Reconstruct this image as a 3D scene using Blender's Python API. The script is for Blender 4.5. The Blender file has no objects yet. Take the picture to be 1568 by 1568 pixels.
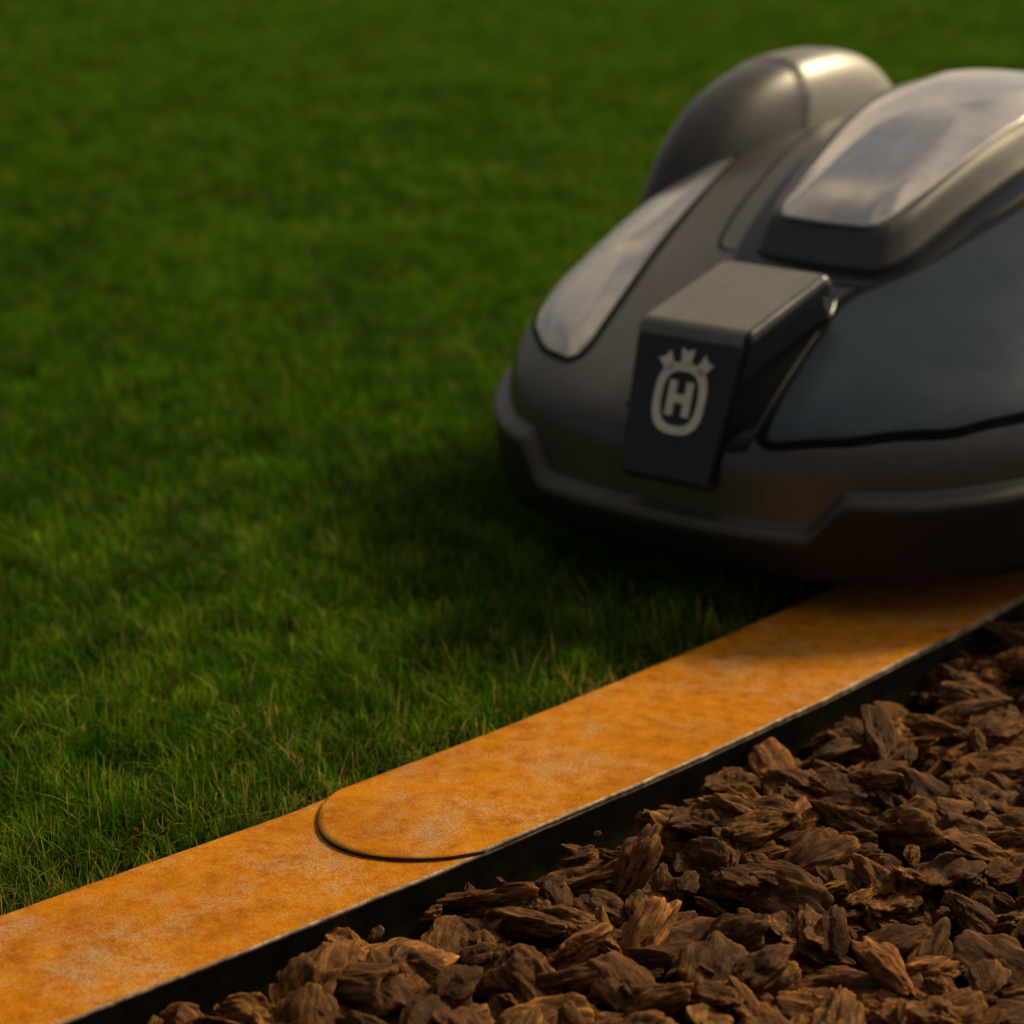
import bpy, math, random, numpy as np, bmesh
from mathutils import Vector, noise, Matrix
rng=np.random.default_rng(7); random.seed(7)
H=.56; PITCH=math.radians(17)
scn=bpy.context.scene
def link(o): scn.collection.objects.link(o); return o
def mkmesh(name,verts,faces,mat=None,smooth=True,parent=None):
    me=bpy.data.meshes.new(name); me.from_pydata([tuple(map(float,v)) for v in verts],[],[tuple(int(i) for i in f) for f in faces])
    if smooth:
        me.polygons.foreach_set('use_smooth',[True]*len(me.polygons))
    me.update()
    o=link(bpy.data.objects.new(name,me))
    if mat: me.materials.append(mat)
    if parent: o.parent=parent
    return o
def empty(name):
    e=link(bpy.data.objects.new(name,None)); e.empty_display_size=.1; return e
# ---------- materials
def newmat(name):
    m=bpy.data.materials.new(name); m.use_nodes=True; nt=m.node_tree
    b=nt.nodes['Principled BSDF']; return m,nt,b
def N(nt,t,**kw):
    n=nt.nodes.new(t)
    for k,v in kw.items(): setattr(n,k,v)
    return n
def ramp(nt,stops,inp=None):
    r=N(nt,'ShaderNodeValToRGB'); e=r.color_ramp.elements
    while len(e)<len(stops): e.new(.5)
    for i,(p,c) in enumerate(stops):
        e[i].position=p; e[i].color=(*c,1) if len(c)==3 else c
    if inp is not None: nt.links.new(inp,r.inputs[0])
    return r
def noi(nt,vec,scale,detail=4,rough=.6,dist=0):
    n=N(nt,'ShaderNodeTexNoise'); n.inputs['Scale'].default_value=scale; n.inputs['Detail'].default_value=detail
    n.inputs['Roughness'].default_value=rough; n.inputs['Distortion'].default_value=dist
    if vec is not None: nt.links.new(vec,n.inputs['Vector'])
    return n
def bump(nt,b,h,strength,dist):
    bn=N(nt,'ShaderNodeBump'); bn.inputs['Strength'].default_value=strength; bn.inputs['Distance'].default_value=dist
    nt.links.new(h,bn.inputs['Height']); nt.links.new(bn.outputs[0],b.inputs['Normal']); return bn
def mix(nt,f,a,c,mode='MIX'):
    m=N(nt,'ShaderNodeMix',data_type='RGBA',blend_type=mode)
    for s,v in ((m.inputs[0],f),(m.inputs[6],a),(m.inputs[7],c)):
        if isinstance(v,(int,float)): s.default_value=v
        elif isinstance(v,tuple): s.default_value=(*v,1)
        else: nt.links.new(v,s)
    return m.outputs[2]
def plastic(name,col,rough,metal=0,coat=0,fine=.25,bs=.00012,spec=.5):
    m,nt,b=newmat(name); g=N(nt,'ShaderNodeTexCoord')
    n=noi(nt,g.outputs['Object'],60,5,.7); 
    lo=tuple(c*(1-fine*.5) for c in col); hi=tuple(min(1,c*(1+fine*.5)) for c in col)
    r=ramp(nt,[(.3,lo),(.7,hi)],n.outputs[0]); nt.links.new(r.outputs[0],b.inputs['Base Color'])
    n2=noi(nt,g.outputs['Object'],14,5,.65); rr=N(nt,'ShaderNodeMapRange'); rr.inputs[1].default_value=.3;rr.inputs[2].default_value=.7
    rr.inputs[3].default_value=max(.03,rough-.06);rr.inputs[4].default_value=rough+.08
    nt.links.new(n2.outputs[0],rr.inputs[0]); nt.links.new(rr.outputs[0],b.inputs['Roughness'])
    b.inputs['Metallic'].default_value=metal; b.inputs['Coat Weight'].default_value=coat; b.inputs['Coat Roughness'].default_value=.18
    b.inputs['Specular IOR Level'].default_value=spec
    n3=noi(nt,g.outputs['Object'],900,2,.5); bump(nt,b,n3.outputs[0],.25,bs)
    return m
M_body=plastic('body_grey_plastic',(.100,.095,.084),.39,.5)
M_skirt=plastic('skirt_plastic',(.020,.017,.011),.5,0,spec=.3)
M_ledge_highlight=plastic('skirt_ledge_highlight',(.065,.059,.048),.42,.3)  # lighter copy of the skirt colour, paints the highlight along the ledge
M_black=plastic('gloss_black_trim',(.004,.005,.006),.2,0,.2,spec=.3)
M_gap=plastic('gap_black',(.003,.003,.003),.6,spec=.1)
M_panel=plastic('panel_sky_tint',(.028,.046,.063),.36,.5)  # bluish sky reflection painted into the base colour
M_lens=plastic('silver_lens',(.54,.50,.44),.25,.8,.2)
M_glass=plastic('silver_hatch_gloss',(.58,.54,.47),.19,.85,.3)
M_cap=plastic('block_cap_lit',(.20,.186,.15),.40,.4)  # block plastic lightened, light on its top painted into the colour
M_arch_lit=plastic('wheel_arch_lit',(.20,.19,.165),.42,.4)  # lit copy of the arch plastic, light painted into the colour
M_arch_shaded=plastic('wheel_arch_shaded',(.080,.076,.067),.36,.4)  # shaded copy of the arch plastic, shade painted into the colour
M_block=plastic('block_front_shaded',(.024,.022,.018),.42)  # block plastic darkened, shade on its front painted into the colour
M_logo=plastic('emblem_paint',(.80,.77,.70),.45)
M_tyre=plastic('tyre_rubber',(.015,.015,.014),.75)
# ---------- curve of the edging
LP=np.array([(-.23,.955),(-.1356,1.040),(-.0482,1.126),(.0413,1.2146),(.1398,1.3165),(.232,1.4214),(.3506,1.5659)])
pc=np.polyfit(LP[:,0],LP[:,1],3); dpc=np.polyder(pc)
XA,XB=-.28,.45
def gcur(x):
    x=np.asarray(x,float); xc=np.clip(x,XA,XB)
    return np.polyval(pc,xc)+np.where(x<XA,np.polyval(dpc,XA)*(x-XA),0)+np.where(x>XB,np.polyval(dpc,XB)*(x-XB),0)
W=.112
xs=np.concatenate([np.linspace(-30,-3,20),np.linspace(-2.9,-.6,40),np.linspace(-.59,.9,500),np.linspace(.95,4,60),np.linspace(4.5,30,20)])
CP=np.stack([xs,gcur(xs)],1)
tg=np.gradient(CP,axis=0); tg/=np.linalg.norm(tg,axis=1)[:,None]; nm=np.stack([-tg[:,1],tg[:,0]],1)
sarc=np.concatenate([[0],np.cumsum(np.linalg.norm(np.diff(CP,axis=0),axis=1))])
i0=np.argmin(np.abs(xs+.0148)); sarc-=sarc[i0]
UPc=CP+nm*W
def onlawn(x,y): return y>np.interp(x,UPc[:,0],UPc[:,1])
def frame(s):
    return np.stack([np.interp(s,sarc,CP[:,0]),np.interp(s,sarc,CP[:,1])],-1),np.stack([np.interp(s,sarc,nm[:,0]),np.interp(s,sarc,nm[:,1])],-1)
# rust
m,nt,b=newmat('rusted_steel'); M_rust=m
g=N(nt,'ShaderNodeNewGeometry'); P=g.outputs['Position']
nA=noi(nt,P,19,7,.72,.3); nB=noi(nt,P,80,6,.75,.2); nC=noi(nt,P,700,4,.8); nE=noi(nt,P,10,6,.68,.4)
base=ramp(nt,[(.30,(.36,.105,.001)),(.5,(.56,.200,.002)),(.72,(.66,.270,.004)) ],nB.outputs[0])
grey=ramp(nt,[(.35,(.22,.15,.09)),(.65,(.54,.40,.25))],nC.outputs[0])
ad=N(nt,'ShaderNodeMath',operation='ADD'); nt.links.new(nA.outputs[0],ad.inputs[0]); 
mu=N(nt,'ShaderNodeMath',operation='MULTIPLY'); nt.links.new(nC.outputs[0],mu.inputs[0]); mu.inputs[1].default_value=.9; nt.links.new(mu.outputs[0],ad.inputs[1])
ad2=N(nt,'ShaderNodeMath',operation='ADD'); nt.links.new(ad.outputs[0],ad2.inputs[0])
mu2=N(nt,'ShaderNodeMath',operation='MULTIPLY'); nt.links.new(nB.outputs[0],mu2.inputs[0]); mu2.inputs[1].default_value=.5; nt.links.new(mu2.outputs[0],ad2.inputs[1])
mr=N(nt,'ShaderNodeMapRange'); mr.inputs[1].default_value=1.23; mr.inputs[2].default_value=1.46; mr.inputs[3].default_value=0; mr.inputs[4].default_value=.85; nt.links.new(ad2.outputs[0],mr.inputs[0])
c1=mix(nt,mr.outputs[0],base.outputs[0],grey.outputs[0])
spk=ramp(nt,[(.36,(.45,.33,.22)),(.48,(1,1,1))],nC.outputs[0]); c2=mix(nt,.65,c1,spk.outputs[0],'MULTIPLY')
pt=ramp(nt,[(.36,(.78,.69,.6)),(.56,(1.05,1.05,1.05))],nE.outputs[0]); c2=mix(nt,.7,c2,pt.outputs[0],'MULTIPLY')
nt.links.new(c2,b.inputs['Base Color']); b.inputs['Roughness'].default_value=.78; b.inputs['Specular IOR Level'].default_value=.08
bump(nt,b,nC.outputs[0],.8,.0008)
m,nt,b=newmat('worn_edge_steel'); M_edge=m
g=N(nt,'ShaderNodeNewGeometry'); n=noi(nt,g.outputs['Position'],120,5,.7)
r=ramp(nt,[(.35,(.08,.04,.012)),(.5,(.17,.12,.07)),(.65,(.34,.28,.2))],n.outputs[0]); nt.links.new(r.outputs[0],b.inputs['Base Color']); b.inputs['Metallic'].default_value=.3; b.inputs['Roughness'].default_value=.6
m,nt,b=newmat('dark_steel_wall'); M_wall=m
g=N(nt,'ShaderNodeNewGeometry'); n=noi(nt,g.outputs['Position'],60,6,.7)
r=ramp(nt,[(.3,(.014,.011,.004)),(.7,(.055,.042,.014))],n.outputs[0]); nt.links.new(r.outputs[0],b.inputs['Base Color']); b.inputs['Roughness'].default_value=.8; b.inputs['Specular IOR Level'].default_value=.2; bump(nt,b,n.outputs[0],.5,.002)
# edging strips
edging=empty('steel_lawn_edging')
def strip(name,s_lo,s_hi,ztop,w1,shaped):
    wv=[(w1,ztop-.003,1),(w1,ztop-.0006,0),(w1-.0006,ztop,0)]
    for k in range(1,26): wv.append((w1-(w1-.0012)*k/26,ztop,0))
    wv+=[(.0012,ztop,0),(.0004,ztop-.0005,1),(0,ztop-.0012,1),(.0,ztop-.0022,1),(.003,ztop-.0026,2)]
    if not shaped: wv+=[(.003,ztop-.03,2),(.003,-.12,2)]
    if not shaped: ss=np.concatenate([np.linspace(s_lo,-1.2,60),np.arange(-1.19,1.6,.005),np.linspace(1.62,s_hi,60)])
    else: ss=np.concatenate([np.arange(s_lo,1.6,.004),np.linspace(1.62,s_hi,60)])
    V=[];
    for s in ss:
        for (w,z,mi) in wv:
            sq=s
            if shaped:
                f=min(max(w/w1,0),1); s0=-.053*max(math.sin(math.pi*f),0)**.55
                t=s-s_lo; sq=s_lo+t+s0*max(0,1-t/.15)
            c,nn=frame(sq)
            wob=.0007*noise.noise(Vector((sq*22,w*3,ztop*40)))+.0005*noise.noise(Vector((sq*120,w*3,ztop*40)))
            zz=z+(.0010*noise.noise(Vector((sq*9,w*12,3))) if z>ztop-.004 else 0)
            V.append((c[0]+nn[0]*(w+wob),c[1]+nn[1]*(w+wob),zz))
    k=len(wv); Fc=[];mi=[]
    for i in range(len(ss)-1):
        for j in range(k-1):
            Fc.append((i*k+j,i*k+j+1,(i+1)*k+j+1,(i+1)*k+j)); mi.append(max(wv[j][2],wv[j+1][2]))
    if shaped:
        o=len(V)
        for j in range(k): v=V[j]; V.append((v[0],v[1],min(v[2],ztop-.0024)))
        for j in range(k-1): Fc.append((j+1,j,o+j,o+j+1)); mi.append(2)
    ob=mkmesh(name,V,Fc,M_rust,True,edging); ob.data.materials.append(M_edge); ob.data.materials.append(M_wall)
    ob.data.polygons.foreach_set('material_index',mi)
    return ob
strip('lower_strip',-35,35,.0195,W,False)
strip('overlapping_strip',0,30,.0215,W+.0008,True)
# ---------- ground
def ground_mat(name,stops,sc,bd):
    m,nt,b=newmat(name); g=N(nt,'ShaderNodeNewGeometry'); n=noi(nt,g.outputs['Position'],sc,8,.7)
    r=ramp(nt,stops,n.outputs[0]); nt.links.new(r.outputs[0],b.inputs['Base Color']); b.inputs['Roughness'].default_value=.9
    b.inputs['Specular IOR Level'].default_value=.1
    bump(nt,b,n.outputs[0],.8,bd); return m
M_lawn=ground_mat('lawn_soil',[(.3,(.012,.028,.001)),(.7,(.035,.065,.004))],30,.01)
M_bed=ground_mat('mulch_soil',[(.3,(.006,.003,.0015)),(.7,(.03,.015,.007))],40,.02)
V=[]; Fc=[]
rows=[(-60,-.016),(-.02,-.016),(.02,-.016),(.021,0),(60,0)]
for i in range(len(CP)):
    for w,z in rows:
        d=nm[i] if abs(w)<1 else np.array([-.7,.714])
        V.append((CP[i,0]+d[0]*w,CP[i,1]+d[1]*w,z))
k=len(rows)
for i in range(len(CP)-1):
    for j in range(k-1): Fc.append((i*k+j,(i+1)*k+j,(i+1)*k+j+1,i*k+j+1))
gr=mkmesh('ground',V,Fc,M_bed,False); gr.data.materials.append(M_lawn)
gr.data.polygons.foreach_set('material_index',[1 if (t%(k-1))>=3 else 0 for t in range(len(Fc))])
# ---------- grass
m,nt,b=newmat('grass_blade'); M_grass=m
at=N(nt,'ShaderNodeAttribute'); at.attribute_name='rnd'; ah=N(nt,'ShaderNodeAttribute'); ah.attribute_name='hgt'
g=N(nt,'ShaderNodeNewGeometry')
r=ramp(nt,[(0,(.031,.102,.0006)),(.45,(.062,.170,.0008)),(.8,(.112,.235,.002)),(.93,(.22,.32,.008)),(.955,(.46,.36,.11)),(1,(.58,.38,.16))],at.outputs['Fac'])
n1=noi(nt,g.outputs['Position'],4.5,4,.6); n2=noi(nt,g.outputs['Position'],24,3,.6)
v1=ramp(nt,[(.32,(.68,.72,.7)),(.68,(1.28,1.22,1.0))],n1.outputs[0]); v2=ramp(nt,[(.32,(.46,.53,.6)),(.70,(1.75,1.55,1.2))],n2.outputs[0])
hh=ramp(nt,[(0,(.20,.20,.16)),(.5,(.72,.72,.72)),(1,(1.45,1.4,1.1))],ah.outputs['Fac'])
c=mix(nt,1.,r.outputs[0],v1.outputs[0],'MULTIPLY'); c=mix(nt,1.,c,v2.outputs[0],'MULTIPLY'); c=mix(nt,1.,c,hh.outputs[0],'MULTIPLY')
nt.links.new(c,b.inputs['Base Color']); b.inputs['Roughness'].default_value=.55; b.inputs['Specular IOR Level'].default_value=.08
tr=N(nt,'ShaderNodeBsdfTranslucent'); nt.links.new(c,tr.inputs[0]); ms=N(nt,'ShaderNodeMixShader'); ms.inputs[0].default_value=.42
nt.links.new(b.outputs[0],ms.inputs[1]); nt.links.new(tr.outputs[0],ms.inputs[2]); nt.links.new(ms.outputs[0],nt.nodes['Material Output'].inputs[0])
def blades(name,x,y,h,wd,rnd,lean=.6,parent=None,z0=0.):
    n=len(x); az=rng.uniform(0,2*np.pi,n); ln=np.abs(rng.normal(0,lean,n)); fa=az+rng.normal(np.pi/2,.5,n)
    d=np.stack([np.cos(az),np.sin(az)],1); f=np.stack([np.cos(fa),np.sin(fa)],1)
    V=np.zeros((n,7,3))
    hv=[0,0,.4,.4,.75,.75,1]
    for k in range(7):
        t=hv[k]; out=(ln*(t*.35+t*t*.65))*h; up=h*(t-.25*ln*t*t)
        wk=wd*(1,1,.95,.95,.7,.7,0)[k]*(.5 if k%2 else -.5)
        V[:,k,0]=x+d[:,0]*out+f[:,0]*wk; V[:,k,1]=y+d[:,1]*out+f[:,1]*wk; V[:,k,2]=z0+up
    me=bpy.data.meshes.new(name); me.vertices.add(n*7); me.vertices.foreach_set('co',V.ravel())
    li=np.array([0,1,3,2,2,3,5,4,4,5,6]); L=(np.arange(n)[:,None]*7+li).ravel()
    me.loops.add(n*11); me.loops.foreach_set('vertex_index',L)
    me.polygons.add(n*3); me.polygons.foreach_set('loop_start',(np.arange(n)[:,None]*11+np.array([0,4,8])).ravel())
    me.update(calc_edges=True); me.polygons.foreach_set('use_smooth',[True]*(n*3))
    a=me.attributes.new('rnd','FLOAT','POINT'); a.data.foreach_set('value',np.repeat(rnd,7))
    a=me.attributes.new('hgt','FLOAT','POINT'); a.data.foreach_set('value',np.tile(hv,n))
    me.materials.append(M_grass)
    o=bpy.data.objects.new(name,me)
    if parent: o.parent=parent
    return o
lawn=empty('lawn_grass')
CELL=.25
def params(n,dry=.05):
    h=np.clip(rng.normal(.0195,.0055,n),.007,.040); wd=rng.uniform(.0005,.0012,n)
    rnd=rng.beta(2,2.2,n)*.94; isd=rng.random(n)<dry; rnd[isd]=rng.uniform(.955,1,isd.sum()); h[isd]*=rng.uniform(.5,1.15,isd.sum()); wd[isd]*=.65
    return h,wd,rnd
def clump(x,y,sc,z): return np.array([noise.noise(Vector((a*sc,b_*sc,z))) for a,b_ in zip(x,y)])
var=[];varf=[]
for v in range(4):
    n=5000; x=rng.uniform(-CELL/2,CELL/2,n); y=rng.uniform(-CELL/2,CELL/2,n)
    h,wd,rnd=params(n,.03); h*=1+.45*clump(x,y,26,v*9.)
    var.append(blades('grass_patch',x,y,h,wd*1.15,rnd).data)
    n=2300; x=rng.uniform(-CELL/2,CELL/2,n); y=rng.uniform(-CELL/2,CELL/2,n)
    h,wd,rnd=params(n,.03); h*=1+.5*clump(x,y,20,v*9.)
    varf.append(blades('grass_patch_far',x,y,h,wd*2.2,rnd).data)
for iy in range(2,36):
    for ix in range(-10,16):
        cx,cy=(ix+.5)*CELL,(iy+.5)*CELL
        if abs(cx)>.23*cy+.7: continue
        cs=[onlawn(cx+a*CELL*.52,cy+b_*CELL*.52) for a in(-1,1) for b_ in(-1,1)]
        if not any(cs): continue
        if all(cs) and (cy>1.7 or abs(cx)>.6):
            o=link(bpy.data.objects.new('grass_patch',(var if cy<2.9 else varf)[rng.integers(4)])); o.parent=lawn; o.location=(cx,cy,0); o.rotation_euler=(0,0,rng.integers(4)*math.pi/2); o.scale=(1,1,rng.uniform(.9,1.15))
        else:
            n=10000; x=cx+rng.uniform(-CELL/2,CELL/2,n); y=cy+rng.uniform(-CELL/2,CELL/2,n)
            dE=(y-np.interp(x,UPc[:,0],UPc[:,1]))*.68
            k_=dE>.0015; x=x[k_];y=y[k_];dE=dE[k_];n=len(x)
            if n==0: continue
            pd=.04+.36*np.exp(-dE/.055)
            h,wd,rnd=params(n,0)
            h*=1+.5*clump(x,y,30,4.)
            clp=clump(x,y,18,8.)
            isd=rng.random(n)<pd*(1+1.9*clp); rnd[isd]=rng.uniform(.945,1,isd.sum()); wd[isd]*=.6; h[isd]*=rng.uniform(.55,1.35,isd.sum())
            rnd[~isd]=np.clip(rnd[~isd]+.45*clump(x[~isd],y[~isd],34,15.)+.04,0,.94)
            h*=np.clip(.66+dE/.10,.66,1)
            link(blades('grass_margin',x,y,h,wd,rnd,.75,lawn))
# ---------- bark chips
m,nt,b=newmat('bark_chip'); M_bark=m
tc=N(nt,'ShaderNodeTexCoord'); mp=N(nt,'ShaderNodeMapping'); mp.inputs['Scale'].default_value=(18,110,140); nt.links.new(tc.outputs['Object'],mp.inputs[0])
oi=N(nt,'ShaderNodeObjectInfo')
va=N(nt,'ShaderNodeVectorMath',operation='ADD'); nt.links.new(mp.outputs[0],va.inputs[0]); nt.links.new(oi.outputs['Random'],va.inputs[1])
n1=noi(nt,va.outputs[0],2.0,7,.7,.8); n2=noi(nt,tc.outputs['Object'],55,5,.65); n3=noi(nt,tc.outputs['Object'],420,4,.7)
r1=ramp(nt,[(.28,(.028,.010,.002)),(.45,(.125,.052,.012)),(.6,(.265,.122,.034)),(.78,(.52,.31,.11))],n1.outputs[0])
r2=ramp(nt,[(.3,(.45,.41,.36)),(.7,(1.25,1.2,1.12))],n2.outputs[0]); c=mix(nt,1.,r1.outputs[0],r2.outputs[0],'MULTIPLY')
r3=ramp(nt,[(0,(.45,.42,.38)),(.5,(.82,.82,.8)),(.85,(1.15,1.15,1.05)),(1,(1.7,1.6,1.35))],oi.outputs['Random']); c=mix(nt,1.,c,r3.outputs[0],'MULTIPLY')
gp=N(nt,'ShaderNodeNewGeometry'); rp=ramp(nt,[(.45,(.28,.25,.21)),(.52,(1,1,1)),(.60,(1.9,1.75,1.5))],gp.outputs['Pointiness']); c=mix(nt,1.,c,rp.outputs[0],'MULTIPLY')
nt.links.new(c,b.inputs['Base Color']); b.inputs['Roughness'].default_value=.75; b.inputs['Specular IOR Level'].default_value=.12
am=N(nt,'ShaderNodeMath',operation='MULTIPLY_ADD'); nt.links.new(n3.outputs[0],am.inputs[0]); am.inputs[1].default_value=.5; nt.links.new(n1.outputs[0],am.inputs[2])
bump(nt,b,am.outputs[0],.85,.0018)
bm=bmesh.new(); bmesh.ops.create_icosphere(bm,subdivisions=5,radius=1); IV=np.array([v.co[:] for v in bm.verts]); IF=[[v.index for v in f.verts] for f in bm.faces]; bm.free()
chips=[]
for v in range(20):
    Pn=IV.copy()
    L=rng.uniform(.013,.035); Wd=L*rng.uniform(.40,.72); T=L*rng.uniform(.22,.45)
    for k in range(9):
        nn=rng.normal(size=3); nn[0]*=.9; nn/=np.linalg.norm(nn); d=rng.uniform(.5,.85)
        dd=Pn@nn-d; mk=dd>0; Pn[mk]-=np.outer(dd[mk]*.85,nn)
    bend=rng.uniform(-.5,.5); tw=rng.uniform(-.6,.6)
    Pn[:,2]+=bend*Pn[:,0]**2
    a=Pn[:,0]*tw; yy=Pn[:,1]*np.cos(a)-Pn[:,2]*np.sin(a); zz=Pn[:,1]*np.sin(a)+Pn[:,2]*np.cos(a); Pn[:,1]=yy;Pn[:,2]=zz
    taper=1-.55*rng.random()*Pn[:,0]; Pn[:,1]*=taper
    fib=rng.uniform(.3,1)
    nrm=Pn/np.linalg.norm(Pn,axis=1)[:,None]
    off=np.array([ .28*noise.noise(Vector((p[0]*1.3,p[1]*2.,p[2]*2.))+Vector((v*7.,0,0))) + fib*(.13*(abs(noise.noise(Vector((p[0]*1.5,p[1]*5,p[2]*5+v*5.))))) -.11*abs(noise.noise(Vector((p[0]*2.8+9,p[1]*9,p[2]*9+v*3.))))) + .06*noise.noise(Vector((p[0]*7,p[1]*7,p[2]*7+v))) for p in Pn])
    Pn=Pn+nrm*off[:,None]*np.array([.8,1.1,1.2])
    Pn*=np.array([L,Wd,T])
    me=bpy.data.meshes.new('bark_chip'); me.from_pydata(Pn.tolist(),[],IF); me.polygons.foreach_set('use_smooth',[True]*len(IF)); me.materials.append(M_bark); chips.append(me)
mulch=empty('bark_mulch')
def scat(x0,x1,y0,y1,dens,zr,sc,hole=None,dmin=.009):
    n=int((x1-x0)*(y1-y0)*dens); x=rng.uniform(x0,x1,n); y=rng.uniform(y0,y1,n)
    dist=(gcur(x)-y)*.70
    for xi,yi,di in zip(x,y,dist):
        if di<dmin: continue
        if hole and hole[0]<xi<hole[1] and hole[2]<yi<hole[3]: continue
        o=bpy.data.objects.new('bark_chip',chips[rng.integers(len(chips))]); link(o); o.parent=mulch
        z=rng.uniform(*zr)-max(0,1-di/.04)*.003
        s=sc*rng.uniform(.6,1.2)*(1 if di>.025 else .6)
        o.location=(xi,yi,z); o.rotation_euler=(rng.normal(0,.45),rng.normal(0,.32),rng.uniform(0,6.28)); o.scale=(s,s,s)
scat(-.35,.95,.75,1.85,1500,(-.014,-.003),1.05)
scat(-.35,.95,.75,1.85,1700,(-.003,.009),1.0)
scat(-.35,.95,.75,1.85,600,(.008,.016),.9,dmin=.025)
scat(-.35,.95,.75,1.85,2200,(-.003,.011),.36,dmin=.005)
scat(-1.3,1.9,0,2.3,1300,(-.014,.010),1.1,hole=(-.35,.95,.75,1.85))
# crumbs lost in the lawn margin
for t in range(160):
    x=rng.uniform(-.4,.3); yy=np.interp(x,UPc[:,0],UPc[:,1]); d=.003+abs(rng.normal(0,.05)); o=link(bpy.data.objects.new('bark_crumb',chips[rng.integers(20)])); o.parent=mulch
    o.location=(x,yy+d,rng.uniform(.006,.018)); s=rng.uniform(.05,.13); o.scale=(s,s,s); o.rotation_euler=tuple(rng.uniform(0,6,3))
# ---------- mower
mower=empty('robotic_lawn_mower')
HD=math.radians(38)
mower.location=(.104,1.583,0); mower.rotation_euler=(0,0,math.pi/2-HD)
def shell(p,q):
    p=np.asarray(p,float);q=np.asarray(q,float)
    a=np.arctan2(q,p);r=np.clip(np.hypot(p,q),0,1);c=np.cos(a);s=np.sin(a)
    n=2.6;k=(np.abs(c)**n+np.abs(s)**n)**(-1/n)
    ph=r*math.pi/2;rho=np.sin(ph)**.95
    u=.45-np.where(c>0,.45,.27)*c*k*rho
    v=.28*s*k*rho
    top=.072+.30*u-.55*np.clip(u-.33,0,1)**2*1.6
    z=.10+np.clip(np.cos(ph),0,1)**.50*top
    return np.stack([u,v,z],-1)
def uv2pq(u,v):
    u=np.asarray(u,float);v=np.asarray(v,float)
    x=(.45-u)/np.where(u<.45,.45,.27); y=v/.28
    a=np.arctan2(y,x); n=2.6;k=(np.abs(np.cos(a))**n+np.abs(np.sin(a))**n)**(-1/n)
    rho=np.clip(np.hypot(x,y)/k,0,.9995); r=np.arcsin(rho**(1/.95))*2/math.pi
    return r*np.cos(a),r*np.sin(a)
def shn(p,q,e=2e-3):
    a=shell(p+e,q)-shell(p-e,q); b_=shell(p,q+e)-shell(p,q-e); n_=np.cross(b_,a); n_/=np.linalg.norm(n_,axis=-1)[...,None]+1e-12
    n_[n_[...,2]<0]*=-1; return n_
nr,na=110,320
rr=np.sin(np.linspace(0.002,1,nr)*math.pi/2); aa=np.linspace(0,2*np.pi,na,endpoint=False)
R,A=np.meshgrid(rr,aa,indexing='ij'); V=shell(R*np.cos(A),R*np.sin(A)).reshape(-1,3).tolist()
Fc=[(i*na+j,(i+1)*na+j,(i+1)*na+(j+1)%na,i*na+(j+1)%na) for i in range(nr-1) for j in range(na)]+[tuple(range(na))]
base_=(nr-1)*na; o_=len(V)
for j in range(na): v=V[base_+j]; V.append((v[0],v[1],.06))
Fc+=[(base_+j,o_+j,o_+(j+1)%na,base_+(j+1)%na) for j in range(na)]
mkmesh('upper_shell',V,Fc,M_body,True,mower)
# skirt
V=[];na2=400
for t in range(na2):
    a=2*math.pi*t/na2; c,s=math.cos(a),math.sin(a); n=2.6; k=(abs(c)**n+abs(s)**n)**(-1/n)
    u=.45-(.45 if c>0 else .27)*c*k; v=.28*s*k
    nx,ny=-abs(c)**(n-1)*np.sign(c),abs(s)**(n-1)*np.sign(s)*1.3; l=math.hypot(nx,ny); nx/=l;ny/=l
    f=1.0 if c<=0 else min(1,max(0,(abs(v)-.105)/.026)); f=f*f*(3-2*f); lift=min(.018,.10*max(u-.05,0)); zl=.080+.026*f+lift
    rows=[(-.04,.046),(-.006,.043+lift*.7),(.003,.048+lift*.7),(.007,.056+lift*.7),(.012,zl-.012),(.013,zl-.006),(.0105,zl-.002),(.006,zl),(-.001,zl+.004),(-.002,zl+.008),(-.003,max(zl+.012,.104)),(-.005,.112+lift),(-.014,.117+lift)]
    for d,z in rows: V.append((u+nx*d,v+ny*d,z))
k=len(rows); Fc=[(t*k+j,((t+1)%na2)*k+j,((t+1)%na2)*k+j+1,t*k+j+1) for t in range(na2) for j in range(k-1)]
Fc.append(tuple(t*k for t in range(na2)))
mi=[ (1 if 5<=j<=7 else 0) for t in range(na2) for j in range(k-1)]+[0]  # ledge faces take the painted highlight colour
sk_=mkmesh('bumper_skirt',V,Fc,M_skirt,True,mower); sk_.data.materials.append(M_ledge_highlight); sk_.data.polygons.foreach_set('material_index',mi)
def chaikin(P,it=2,closed=True,f=.2):
    P=np.array(P,float)
    for _ in range(it):
        Q=np.roll(P,-1,0) if closed else P[1:]; A_=P if closed else P[:-1]
        a=(1-f)*A_+f*Q; b_=f*A_+(1-f)*Q; R_=np.empty((2*len(a),P.shape[1])); R_[0::2]=a;R_[1::2]=b_
        if not closed: R_=np.vstack([P[:1],R_,P[-1:]])
        P=R_
    return P
def resamp(P,n,closed=True):
    Q=np.vstack([P,P[:1]]) if closed else P
    d=np.concatenate([[0],np.cumsum(np.linalg.norm(np.diff(Q,axis=0),axis=1))]); s=np.linspace(0,d[-1],n+(1 if closed else 0))
    R_=np.stack([np.interp(s,d,Q[:,k]) for k in range(2)],1); return R_[:-1] if closed else R_
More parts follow.
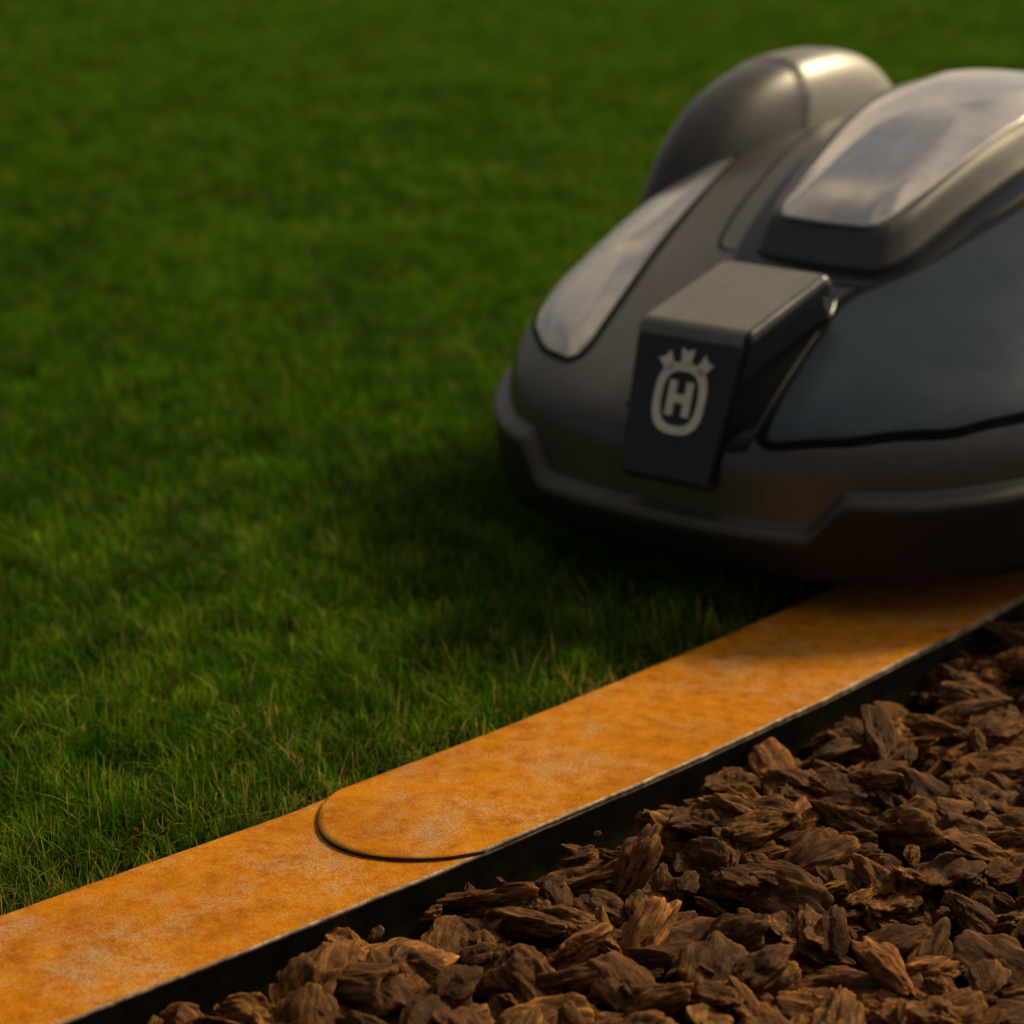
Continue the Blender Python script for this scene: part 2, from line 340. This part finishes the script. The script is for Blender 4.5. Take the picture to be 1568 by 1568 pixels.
def patch(name,uv,mat,prof,n=220,it=2,grow=0.,f=.2):
    uv=resamp(chaikin(uv,it,True,f),n); p,q=uv2pq(uv[:,0],uv[:,1]); 
    if grow:
        B=np.stack([p,q],1); c0=B.mean(0); t_=np.roll(B,-1,0)-np.roll(B,1,0); nn=np.stack([t_[:,1],-t_[:,0]],1); nn/=np.linalg.norm(nn,axis=1)[:,None]+1e-9
        if ((B-c0)*nn).sum()<0: nn=-nn
        B=B+nn*grow; rr_=np.hypot(B[:,0],B[:,1]); B/=np.maximum(1,rr_/.999)[:,None]; p,q=B[:,0],B[:,1]
    cp,cq=p.mean(),q.mean()
    B3=shell(p,q); c3=shell(cp,cq); Rl=np.linalg.norm(B3-c3,axis=1)
    ds=[0,.0004,.0009,.0016,.0026,.004,.006,.009,.013,.018,.024,.030]; 
    rings=[]
    for d in ds: rings.append((1-np.minimum(d/Rl,.9),np.full(n,d)))
    tl=rings[-1][0]
    for f_ in np.linspace(1,0,18)[1:]:
        t=tl*f_; rings.append((t,(1-t)*Rl))
    V=[]
    for t,d in rings:
        pp=cp+(p-cp)*t; qq=cq+(q-cq)*t; S=shell(pp,qq)+shn(pp,qq)*np.array([prof(x) for x in d])[:,None]; V.append(S)
    V=np.vstack(V); m_=len(rings)
    Fc=[(i*n+j,i*n+(j+1)%n,(i+1)*n+(j+1)%n,(i+1)*n+j) for i in range(m_-1) for j in range(n)]
    ob=mkmesh(name,V,Fc,mat,True,mower)
    bm=bmesh.new(); bm.from_mesh(ob.data); bmesh.ops.remove_doubles(bm,verts=bm.verts,dist=1e-6); bmesh.ops.recalc_face_normals(bm,faces=bm.faces); bm.to_mesh(ob.data); bm.free()
    return ob
def rnd_prof(h,e,sink=.0015):
    return lambda d: -sink+(h+sink)*math.sqrt(max(0,1-(1-min(d/e,1))**2))
def ribbon(name,uv,w,off,mat,closed=False,it=2,n=160):
    uv=resamp(chaikin(uv,it,closed),n,closed); p,q=uv2pq(uv[:,0],uv[:,1]); S=shell(p,q); nn=shn(p,q)
    t=np.gradient(S,axis=0) if not closed else np.roll(S,-1,0)-np.roll(S,1,0); t/=np.linalg.norm(t,axis=1)[:,None]+1e-9; sd=np.cross(t,nn)
    wv=np.full(n,w); 
    if not closed: wv*=np.clip(np.minimum(np.arange(n),np.arange(n)[::-1])/12,.05,1)
    V=np.stack([S-sd*wv[:,None]*.5-nn*.0005,S-sd*wv[:,None]*.4+nn*off,S+sd*wv[:,None]*.4+nn*off,S+sd*wv[:,None]*.5-nn*.0005],1).reshape(-1,3)
    Fc=[(4*i+j,4*i+j+1,4*((i+1)%n)+j+1,4*((i+1)%n)+j) for i in range(n if closed else n-1) for j in range(3)]
    return mkmesh(name,V,Fc,mat,True,mower)
lens=[(.114,.200),(.072,.158),(.056,.124),(.062,.117),(.078,.118),(.148,.134),(.241,.156),(.396,.190),(.38,.216),(.326,.232),(.237,.237),(.166,.229)]
rpan=[(.012,-.070),(.045,-.0635),(.080,-.058),(.152,-.047),(.205,-.080),(.303,-.106),(.45,-.135),(.54,-.15),(.50,-.24),(.40,-.266),(.276,-.265),(.17,-.236),(.114,-.207),(.071,-.175),(.034,-.124),(.018,-.088)]
hat=[(.212,.062),(.190,.052),(.188,0),(.190,-.052),(.212,-.064),(.27,-.071),(.355,-.084),(.45,-.098),(.52,-.09),(.55,-.05),(.55,.05),(.52,.09),(.45,.105),(.37,.10),(.28,.081)]
gla=[(.222,.044),(.208,.036),(.206,0),(.208,-.037),(.225,-.045),(.27,-.052),(.39,-.064),(.50,-.070),(.53,-.04),(.53,.04),(.50,.070),(.40,.070),(.33,.062),(.27,.052)]
gro=[(.196,.072),(.200,.093),(.262,.113),(.354,.130),(.462,.152)]
blk=[(.004,-.045),(.008,-.064),(.045,-.060),(.080,-.055),(.152,-.045),(.165,-.02),(.165,.05),(.10,.055),(.05,.052),(.01,.046)]
patch('headlight_gap',lens,M_gap,rnd_prof(.0007,.001),grow=.017,f=.15)
patch('headlight_lens',lens,M_lens,lambda d: .0004+.0011*min(1,d/.008)+.0030*math.sin(min(d/.045,1)*math.pi/2)**2,f=.15)
patch('side_panel_gap',rpan,M_gap,rnd_prof(.0012,.001),grow=.022,f=.12)
patch('side_panel',rpan,M_panel,rnd_prof(.003,.004),f=.12)
ribbon('seam_line',gro,.0046,.0006,M_gap)
patch('hatch_gutter',hat,M_black,rnd_prof(.0015,.002),grow=.034,f=.15)
def hatp(d):
    a=min(1,max(0,(d-.002)/.024)); a=a*.75+.25*(a*a*(3-2*a)); return -.002+min(d/.002,1)*.007+.021*a
patch('hatch_cover',hat,M_body,hatp,f=.15)
patch('hatch_window',gla,M_glass,lambda d:.0258+.0012*min(1,d/.0015)+.0075*math.sin(min(1,d/.06)*math.pi/2),f=.12)
patch('block_recess',blk,M_black,rnd_prof(.0020,.002),it=1)
# block
def prism_uz(name,pr,hw,mat,bev,dv=-.005):
    k=len(pr)
    V=[(u,-w+dv,z) for (u,z),w in zip(pr,hw)]+[(u,w+dv,z) for (u,z),w in zip(pr,hw)]
    Fc=[tuple(range(k)),tuple(range(2*k-1,k-1,-1))]+[(j,j+k,(j+1)%k+k,(j+1)%k) for j in range(k)]
    ob=mkmesh(name,V,Fc,mat,False,mower)
    bm=bmesh.new(); bm.from_mesh(ob.data); bmesh.ops.recalc_face_normals(bm,faces=bm.faces)
    bmesh.ops.bevel(bm,geom=bm.edges[:],offset=bev,segments=6,profile=.5,affect='EDGES'); bm.to_mesh(ob.data); bm.free()
    ob.data.polygons.foreach_set('use_smooth',[True]*len(ob.data.polygons)); ob.modifiers.new('wn','WEIGHTED_NORMAL'); return ob
b0=np.array([-.0115,.100]);b1=np.array([.0205,.1965])
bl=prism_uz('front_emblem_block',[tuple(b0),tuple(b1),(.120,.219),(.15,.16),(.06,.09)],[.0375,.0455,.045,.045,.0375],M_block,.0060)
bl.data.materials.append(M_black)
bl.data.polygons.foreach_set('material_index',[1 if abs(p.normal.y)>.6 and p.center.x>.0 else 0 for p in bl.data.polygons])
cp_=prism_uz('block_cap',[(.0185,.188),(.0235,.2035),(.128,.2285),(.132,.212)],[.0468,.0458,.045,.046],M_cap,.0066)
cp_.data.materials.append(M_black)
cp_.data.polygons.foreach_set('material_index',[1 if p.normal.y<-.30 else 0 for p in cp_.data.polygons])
fd=(b1-b0)/np.linalg.norm(b1-b0); fn=np.array([-fd[1],fd[0]])
def facept(s,t,o): uz=b0+fd*t+fn*o; return (uz[0],-s-.005,uz[1])
def emblem():
    V=[];Fc=[]
    def prism(pts):
        n=len(pts);o=len(V)
        for s,t in pts: V.append(facept(s,t,.0012))
        for s,t in pts: V.append(facept(s,t,-.0004))
        Fc.append(tuple(range(o,o+n))); Fc.extend([(o+j,o+(j+1)%n,o+n+(j+1)%n,o+n+j) for j in range(n)])
    cx,cy=.0015,.0585
    def se(a,rx,ry,n=2.8):
        c,s=math.cos(a),math.sin(a); k=(abs(c)**n+abs(s)**n)**(-1/n); return (cx+rx*c*k,cy+ry*s*k)
    M_=64
    for i in range(M_):
        a,b_=2*math.pi*i/M_,2*math.pi*(i+1)/M_
        prism([se(a,.0205,.0245),se(b_,.0205,.0245),se(b_,.0147,.0187),se(a,.0147,.0187)])
    prism([(cx-.0095,cy-.0120),(cx-.0038,cy-.0120),(cx-.0038,cy+.0120),(cx-.0095,cy+.0120)])
    prism([(cx+.0038,cy-.0120),(cx+.0095,cy-.0120),(cx+.0095,cy+.0120),(cx+.0038,cy+.0120)])
    prism([(cx-.0038,cy-.003),(cx+.0038,cy-.003),(cx+.0038,cy+.003),(cx-.0038,cy+.003)])
    for ang in(-.62,0,.62):
        ca,sa=math.cos(ang),math.sin(ang)
        def tr_(x,y): return (cx+x*ca+y*sa, cy+.003-x*sa+y*ca)
        prism([tr_(-.0034,.0190),tr_(.0034,.0190),tr_(.0050,.0315),tr_(.0020,.0298),tr_(-.0020,.0298),tr_(-.0050,.0315)])
    mkmesh('crown_emblem',V,Fc,M_logo,False,mower)
emblem()
# rear wheel arches
for sgn in(1,-1):
    V=[];na3,nb3=120,56
    for i in range(nb3+1):
        ph=(i/nb3)*math.pi/2
        for j in range(na3):
            a=2*math.pi*j/na3; c,s=math.cos(a),math.sin(a); n=2.5;k=(abs(c)**n+abs(s)**n)**(-1/n); rho=math.cos(ph)**.72
            u=.535-.242*c*k*rho if c>0 else .535-.165*c*k*rho
            lean=.012*(1-rho)
            v=sgn*(.224-lean+.078*s*k*rho); z=.05+(.281-.10*max(0,(u-.535)) )*(math.sin(ph)**.70 if i else 0)
            uc=.442+.35*(z-.25)
            t_=max(0,min(1,(uc-u)/.008)); sh=.002*t_
            V.append((u+sh,v-sgn*sh*(1 if s>0 else -1)*.6,z-sh*.7))
    Fc=[(i*na3+j,i*na3+(j+1)%na3,(i+1)*na3+(j+1)%na3,(i+1)*na3+j) for i in range(nb3) for j in range(na3)]
    ob=mkmesh('wheel_arch',V,Fc,M_arch_lit,True,mower); ob.data.materials.append(M_arch_shaded)
    ob.data.polygons.foreach_set('material_index',[1 if p.center.x<.442+.35*(p.center.z-.25) else 0 for p in ob.data.polygons])  # front part gets the painted shade, the rest the painted lit tone
def wheel(u,v,r,w):
    bm=bmesh.new(); bmesh.ops.create_cone(bm,cap_ends=True,segments=48,radius1=r,radius2=r,depth=w,matrix=Matrix.Rotation(math.pi/2,4,'X'))
    bmesh.ops.bevel(bm,geom=[e for e in bm.edges if len(e.link_faces)==2 and abs(e.calc_face_angle(0))>1],offset=w*.2,segments=3,affect='EDGES')
    for i in range(24):
        a=i*math.pi/12; mt=Matrix.Rotation(a,4,'Y')@Matrix.Translation((r,0,0))@Matrix.Diagonal((.006,w*.9,.008,1)); bmesh.ops.create_cube(bm,size=1,matrix=mt)
    me=bpy.data.meshes.new('wheel'); bm.to_mesh(me); bm.free(); me.materials.append(M_tyre); o=link(bpy.data.objects.new('wheel',me)); o.parent=mower; o.location=(u,v,r+.002)
for v in(-.215,.215): wheel(.56,v,.115,.05)
for v in(-.11,.11): wheel(.24,v,.04,.03)
# ---------- light
az=math.radians(50); el=math.radians(38)
sd=Vector((math.sin(az)*math.cos(el),math.cos(az)*math.cos(el),math.sin(el)))
sl=bpy.data.lights.new('sun','SUN'); sl.energy=3.7; sl.angle=math.radians(12); sl.color=(1,.81,.51); so=link(bpy.data.objects.new('sun',sl)); so.rotation_euler=sd.to_track_quat('Z','Y').to_euler()
w=bpy.data.worlds.new("World"); scn.world=w; w.use_nodes=True; nt=w.node_tree; bg=nt.nodes['Background']
sk=N(nt,'ShaderNodeTexSky',sky_type='NISHITA'); sk.sun_disc=False; sk.sun_elevation=el; sk.sun_rotation=az; sk.dust_density=4
tc=N(nt,'ShaderNodeTexCoord'); mp=N(nt,'ShaderNodeMapping'); mp.inputs['Scale'].default_value=(1,1,2.0); nt.links.new(tc.outputs['Generated'],mp.inputs[0])
cn=noi(nt,mp.outputs[0],3.4,6,.55,.3); cr=ramp(nt,[(.44,(0,0,0)),(.58,(1,1,1))],cn.outputs[0])
dt=N(nt,'ShaderNodeVectorMath',operation='DOT_PRODUCT'); nt.links.new(tc.outputs['Generated'],dt.inputs[0]); dt.inputs[1].default_value=tuple(sd)
mr=N(nt,'ShaderNodeMapRange'); mr.interpolation_type='SMOOTHSTEP'; mr.inputs[1].default_value=-.1; mr.inputs[2].default_value=.85; mr.inputs[3].default_value=.10; mr.inputs[4].default_value=1.15; nt.links.new(dt.outputs['Value'],mr.inputs[0])
cl=N(nt,'ShaderNodeVectorMath',operation='SCALE'); cl.inputs[0].default_value=(16.,13.2,9.6); nt.links.new(mr.outputs[0],cl.inputs['Scale'])
cc=mix(nt,cr.outputs[0],sk.outputs[0],cl.outputs[0]); nt.links.new(cc,bg.inputs[0]); bg.inputs[1].default_value=.053
# ---------- camera
cam=bpy.data.cameras.new('camera'); co=link(bpy.data.objects.new('camera',cam)); co.location=(0,0,H); co.rotation_euler=(math.pi/2-PITCH,0,0); cam.lens=85; cam.sensor_width=36; cam.clip_end=500; cam.clip_start=.02
cam.dof.use_dof=True; cam.dof.focus_distance=1.25; cam.dof.aperture_fstop=7.2
scn.camera=co
scn.view_settings.view_transform='Standard'; scn.view_settings.look='None'; scn.view_settings.exposure=0
